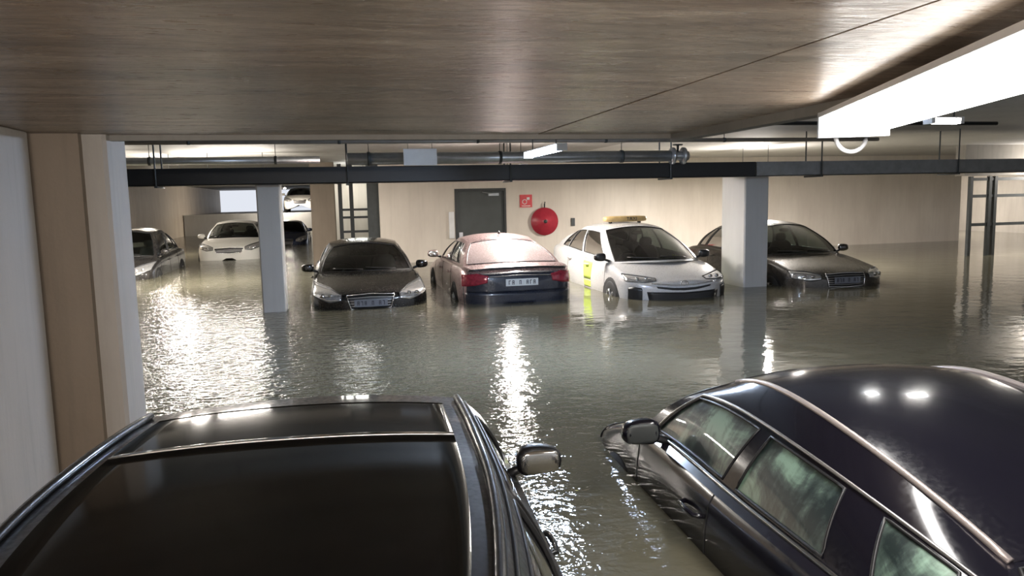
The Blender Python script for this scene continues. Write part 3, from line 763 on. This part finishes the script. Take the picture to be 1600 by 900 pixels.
# ---- near right sedan with fogged windows
T = build_car('car', 'dark sedan in the right foreground with fogged green side windows', 'car',
    dict(L=4.5, w=.93, res=2, zroof=1.435, zrail=1.39, zbf=.94, zbr=.98, yA0=1.27, yA1=.75, yC1=-.93, yC0=-1.42, znose=.70, ztail=.96, railx=.56, railf=.55, railr=.46,
         bowA=.26, arch=(.27, .40, .175), rF=.6, axF=1.45, axR=-1.35, windows=((.09, .235), (.335, .585), (.635, .935)), wv=(.07, .66), doors=((-.62, .22), (.22, 1.12))), (2.47, 2.72, -.17), 1, 'near_dark', group=CARS, opts=dict(sideglass='fogged', steer=-1, mirrormat='near_dark', mirrorback=.36, mirrorz=.05, mirrorglass='darkgrey', handle='near_dark'))
T['root'].rotation_euler.z = -.05
for s in (1, -1):
    sd = T['side']
    # chrome strip along the belt, satin strip over the windows down to the rear corner
    MB().tube([sd(lerp(.04, .95, i/30), .02, s)+Vector((s*.008, 0, .0)) for i in range(31)], .010, 8).build('belt_trim', 'chrome', T['root'], True)
    MB().tube([sd(.945, lerp(.03, .70, i/10), s)+Vector((s*.006, 0, 0)) for i in range(10)]+[sd(lerp(.945, .06, i/30), .72, s)+Vector((s*.006, 0, .002)) for i in range(31)]+[sd(.055, lerp(.70, .03, i/10), s)+Vector((s*.006, 0, 0)) for i in range(11)], .008, 8).build('window_arch_trim', 'satin', T['root'], True)
    MB().tube([T['roofp'](s*.975, lerp(.0, .96, i/24))+Vector((0, 0, .004)) for i in range(25)], .014, 8).build('roof_moulding', 'dullsilver', T['root'], True)
    T['patch']('tail_light', 'rear', [(s*.52, .90), (s*.86, .92)], [(s*.55, .78), (s*.88, .74)], 'lensred')
front_face(T, [(.44, .70), (.60, .75), (.88, .78)], [(.44, .62), (.62, .60), (.885, .66)],
    ([(-.36, .70), (0, .72), (.36, .70)], [(-.30, .50), (0, .48), (.30, .50)]), slats=4)
MB().rbox((0, -1.0, 1.45), (.025, .09, .035), 2.5, 12, 7).build('roof_antenna', 'near_dark', T['root'], True)

#=====SERVICES=====
# ------------------------------------------------------------------ services under the ceiling
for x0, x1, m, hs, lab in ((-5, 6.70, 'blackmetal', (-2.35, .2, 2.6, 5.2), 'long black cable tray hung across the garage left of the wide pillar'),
                       (6.72, 18.5, 'glaremetal', (7.9, 10.6, 13.4, 16.2), 'black cable tray carrying on beyond the wide pillar, greyed by painted glare')):  # right run is the black tray with glare painted grey
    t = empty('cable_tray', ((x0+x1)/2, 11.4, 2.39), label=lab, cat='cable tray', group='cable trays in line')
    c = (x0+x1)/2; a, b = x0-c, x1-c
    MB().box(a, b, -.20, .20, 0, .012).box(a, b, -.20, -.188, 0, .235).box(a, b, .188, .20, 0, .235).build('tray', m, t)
    for x in hs:
        x -= c
        MB().cyl((x, -.22, 0), (x, -.22, .757), .012, 6).cyl((x, .22, 0), (x, .22, .757), .012, 6).box(x-.02, x+.02, -.24, .24, -.025, 0).build('hanger_rod', 'darkgrey', t)
def pipe(label, cat, x0, x1, y, z, r, m, name='pipe', rings=0):
    pr = empty(name, (x0, y, z), label=label, cat=cat)
    MB().cyl((0, 0, 0), (x1-x0, 0, 0), r, 16).build('pipe_run', m, pr, True)
    n = int((x1-x0)/1.9)
    for k in range(n+1):
        x = .3+k*1.9
        if x > x1-x0: break
        MB().cyl((x-.02, 0, 0), (x+.02, 0, 0), r*1.14, 16).cyl((x, 0, r), (x, 0, 3.148-z), .006, 6).build('pipe_clamp', 'darkgrey', pr, True)
    return pr
pipe('galvanised round duct running above the black cable tray', 'duct', .2, 5.1, 11.0, 2.72, .085, 'galv', 'duct')
pipe('thin grey pipe above the galvanised duct', 'pipe', -4, 8.5, 10.6, 2.93, .03, 'copperpipe')
pipe('dark thin pipe close under the upper ceiling at the slab edge', 'pipe', -1.2, 6.5, 6.4, 2.76, .018, 'blackmetal')
pipe('pale pipe low over the tray in the left bay', 'pipe', -5, -.2, 13.0, 2.82, .06, 'galv')
# valve cluster at the end of the duct
vv = empty('valve', (5.2, 11.0, 2.72), label='metal valve with flanges at the right end of the galvanised duct', cat='valve')
MB().cyl((-.08, 0, 0), (-.04, 0, 0), .13, 16).cyl((.10, 0, 0), (.14, 0, 0), .13, 16).cyl((-.1, 0, 0), (.2, 0, 0), .07, 12).build('valve_body', 'galv', vv, True)
MB().cyl((.03, 0, 0), (.03, 0, .16), .02, 8).tube([(.03+.07*math.cos(a), .07*math.sin(a), .17) for a in np.linspace(0, 6.283, 14, endpoint=False)], .01, 6, True).build('hand_wheel', 'darkgrey', vv, True)
# white sign hanging on the tray
sg = empty('hanging_sign', (1.205, 10.78, 2.72), label='blank white rectangular board hung above the cable tray', cat='sign')
MB().box(-.235, .235, -.02, .02, -.11, .12).build('board', 'white', sg, bevel=.004)
MB().cyl((-.17, 0, .12), (-.17, 0, .49), .004, 6).cyl((.17, 0, .12), (.17, 0, .49), .004, 6).build('chain', 'darkgrey', sg)

def batten(name, label, loc, rz, length, wd, ht, tube_m, power, color, group=None, up=.0):
    r = empty(name, loc, rz, label=label, cat='lamp', group=group)
    MB().box(-wd/2, wd/2, -length/2, length/2, ht*.80, ht).build('lamp_housing', 'white', r, bevel=.004)
    n = 1 if wd < .15 else 2
    dm = MB().rings([[(wd*.47*math.cos(a), y, ht*.80*(1-math.sin(a))) for a in np.linspace(0, math.pi, 12)] for y in (-length*.485, length*.485)], cap=True)
    dm.build('diffuser', tube_m, r, True)
    top = CEIL if (loc[1] < SY1 and loc[0] < SX1) else 3.15
    for s in (1, -1): MB().cyl((0, s*length*.35, ht), (0, s*length*.35, top-loc[2]-.002), .006, 6).build('suspension_rod', 'darkgrey', r)
    for s in (1, -1):
        MB().box(-wd/2, wd/2, s*length*.5-.015, s*length*.5+.015, 0, ht).build('end_cap', 'white', r)
    lg = area_light('lamp_light', (0, 0, -.02), (wd, length*.95), power, color); lg.parent = r
    if up:
        for k in range(2):
            s = 1 if k else -1
            l2 = area_light('lamp_light', (s*wd*.55, 0, ht*.5), (ht*.6, length*.95), up, color, (0, -s*math.radians(105), 0)); l2.parent = r
    return r
BT = 'batten lamps'
batten('lamp', 'glaring white lamp with a wide diffuser under the slab, upper right', (1.93, 2.00, 2.375), math.radians(-22.5), 2.6, .32, .12, 'tube', P_NEAR, (1, .96, .92), group=BT, up=.5)
batten('lamp', 'cool blue white batten lamp hanging above the water at centre', (2.08, 7.45, 2.55), 0, 1.25, .10, .07, 'tubeblue', P_BLUE, (.74, .84, 1.0), group=BT, up=7)
for (x, y, pw, nm) in ((3.12, 13.15, P_BACK, 'batten lamp above the burgundy sedan behind the cable tray'), (9.25, 15.5, P_BACK*3.2, 'unseen batten lamp added above the brown sedan to light the back wall'),
                   (17.0, 15.0, P_BACK, 'unseen batten lamp added in the far right bay to light the wall')):
    batten('lamp', nm, (x, y, 2.62), 0, 1.5, .12, .07, 'tubewarm', pw, (1, .93, .86), group=BT, up=10)  # brown sedan and far right lamps are unseen additions brightening the back wall
for (x, y, nm) in ((-4.6, 15.2, 'unseen leftmost batten lamp added over the open water to widen its glitter'), (-1.9, 16.2, 'unseen batten lamp added left of the grey pillar to widen the glitter')):
    batten('lamp', nm, (x, y, 2.66), math.radians(90), 1.5, .12, .07, 'tubewarm', P_LEFT*.5, (1, .93, .84), group=BT, up=8)  # both added out of sight behind the tray to spread the glitter
batten('lamp', 'batten lamp over the open water in the left bay', (-3.2, 17.0, 2.66), 0, 1.5, .12, .07, 'tubewarm', P_LEFT, (1, .93, .84), group=BT, up=10)
batten('lamp', 'batten lamp over the far left aisle near the long wall', (-5.6, 26.5, 2.85), 0, 1.5, .12, .07, 'tubewarm', P_LEFT, (1, .90, .78), group=BT, up=12)
batten('lamp', 'unseen batten lamp added far down the left aisle to light the white car', (-2.6, 42.5, 2.9), 0, 1.5, .12, .07, 'tubewarm', P_LEFT, (1, .90, .78), group=BT, up=12)  # unseen, set here to light the white car on the ramp
batten('lamp', 'batten lamp beyond the right end of the back wall', (20.8, 23, 2.8), 0, 1.5, .12, .07, 'tubewarm', 40, (1, .95, .9), group=BT, up=8)
batten('lamp', 'unseen fill lamp added on the slab behind the photographer', (-.3, -1.2, 2.43), math.pi/2, 1.4, .12, .07, 'tubewarm', P_FILL, (1, .90, .82), group=BT, up=15)  # added fill for the ceiling and the near wall
batten('lamp', 'unseen batten lamp added in the niche to light the partition', (.5, 21.6, 2.86), math.pi/2, .9, .12, .07, 'tubewarm', 5, (.95, 1, .93), group=BT, up=1)  # added behind the tray because the partition was unlit
# white cable loop at the end of the bright lamp
cb = empty('cable_loop', (2.47, 3.27, 2.435), label='white cable loop hanging from the far end of the glaring lamp', cat='cable')
MB().tube([(.085*math.cos(a), 0, -.02+.075*math.sin(a)-.03) for a in np.linspace(math.radians(125), math.radians(415), 26)], .011, 8).build('cable_run', 'cable', cb, True)
for (x, y, z, wx, nm) in ((3.97, 4.95, 2.57, .16, 'short box lamp just right of the hanging cable loop'), (4.54, 4.95, 2.61, .26, 'longer box lamp right of the short one beyond the glaring lamp')):
    batten('lamp', nm, (x, y, z), math.radians(90), wx, .09, .05, 'tubewarm', .12, (.8, .9, 1), group=BT, up=.12)
# fire hose reel and its sign
h = empty('fire_hose_reel', (5.53, YB-.02, 1.48), label='round red fire hose reel on the back wall right of the door', cat='hose reel')
def yring(r, y, n=32): return [(r*math.cos(a), y, r*math.sin(a)) for a in np.linspace(0, 2*math.pi, n, endpoint=False)]
MB().rings([yring(.36, -.04), yring(.375, -.05), yring(.375, -.07), yring(.12, -.085), yring(.10, -.12), yring(.01, -.125)]).build('front_disc', 'red', h, True)
MB().rings([yring(.36, 0), yring(.375, .0), yring(.375, -.015), yring(.36, -.02)]).build('rear_disc', 'red', h, True)
MB().rings([yring(.30, -.02), yring(.30, -.05)]).build('hose', 'plastic', h, True)
MB().cyl((0, -.12, 0), (0, -.15, 0), .05, 16).build('hub', 'darkgrey', h, True)
MB().tube([(0, -.04, .37), (0, -.06, .47), (.02, -.03, .52)], .02, 8).build('water_pipe', 'darkgrey', h, True)
s_ = empty('wall_sign', (5.03, YB-.01, 2.04), label='square red fire equipment sign above and left of the hose reel', cat='sign')
MB().box(-.17, .17, -.01, .01, -.17, .17).build('plate', 'redsign', s_)
MB().tube([(-.04+.06*math.cos(a), -.013, -.02+.06*math.sin(a)) for a in np.linspace(0, 2*math.pi, 20, endpoint=False)], .010, 6, True).box(.02, .10, -.016, -.01, .03, .10).box(-.12, .12, -.016, -.01, -.14, -.12).build('pictogram', 'white', s_, True)
k_ = empty('wall_box', (6.35, YB-.01, 1.45), label='little grey switch box on the back wall right of the hose reel', cat='box')
MB().box(-.05, .05, -.03, .01, -.12, .10).build('housing', 'darkgrey', k_, bevel=.005)
k_ = empty('wall_box', (2.99, YB-.01, 1.45), label='pale tall box on the back wall left of the dark door', cat='box')
MB().box(-.07, .07, -.05, .01, -.35, .35).build('housing', 'white', k_, bevel=.005)

# black pipe frame between brown column and back wall
fr = empty('metal_rack', (.55, 20.2, 0), label='black metal pipe frame with cross rails beside the brown column', cat='frame')
for x in (-.40, -.12):
    MB().box(x-.05, x+.05, -.05, .05, 0, 3.1).build('post', 'blackmetal', fr)
for z in (1.35, 1.72, 1.92):
    MB().box(-.40, .35, -.02, .02, z-.03, z+.03).build('rail', 'blackmetal', fr)
MB().box(.28, .58, -.06, .06, 0, 3.1).build('panel', 'darkgrey', fr)
pn = pyobj('wall_partition', [(-.2, 22.6, 0), (1.3, 22.6, 0), (1.3, 22.6, 3.15), (-.2, 22.6, 3.15), (-.2, 22.7, 0), (1.3, 22.7, 0), (1.3, 22.7, 3.15), (-.2, 22.7, 3.15)],
   [(0, 1, 2, 3), (4, 7, 6, 5), (0, 4, 5, 1), (3, 2, 6, 7), (0, 3, 7, 4), (1, 5, 6, 2)], 'pale'); pn['kind'] = 'structure'
# cage at the right
cg = empty('bicycle_cage', (15.5, 15.2, 0), label='dark metal cage of posts and rails at the far right', cat='cage')
for x in (-.72, -.18, -.02, 1.55):
    MB().box(x-.04, x+.04, -.04, .04, 0, 2.40).build('post', 'darkgrey', cg)
for z in (1.25, 1.93, 2.33):
    MB().box(-.72, 1.8, -.025, .025, z-.035, z+.035).build('rail', 'darkgrey', cg)
MB().box(1.05, 1.8, -.06, .06, 1.62, 2.40).build('panel', 'darkgrey', cg)
struct('trim_3', MB().box(14.7, 24, 15.3, 15.6, 2.42, 3.15), 'nosing')

# far ramp with parapet
struct('ramp', MB().box(-7.8, 1, 43, 57, 0, 1.60), 'greycol')
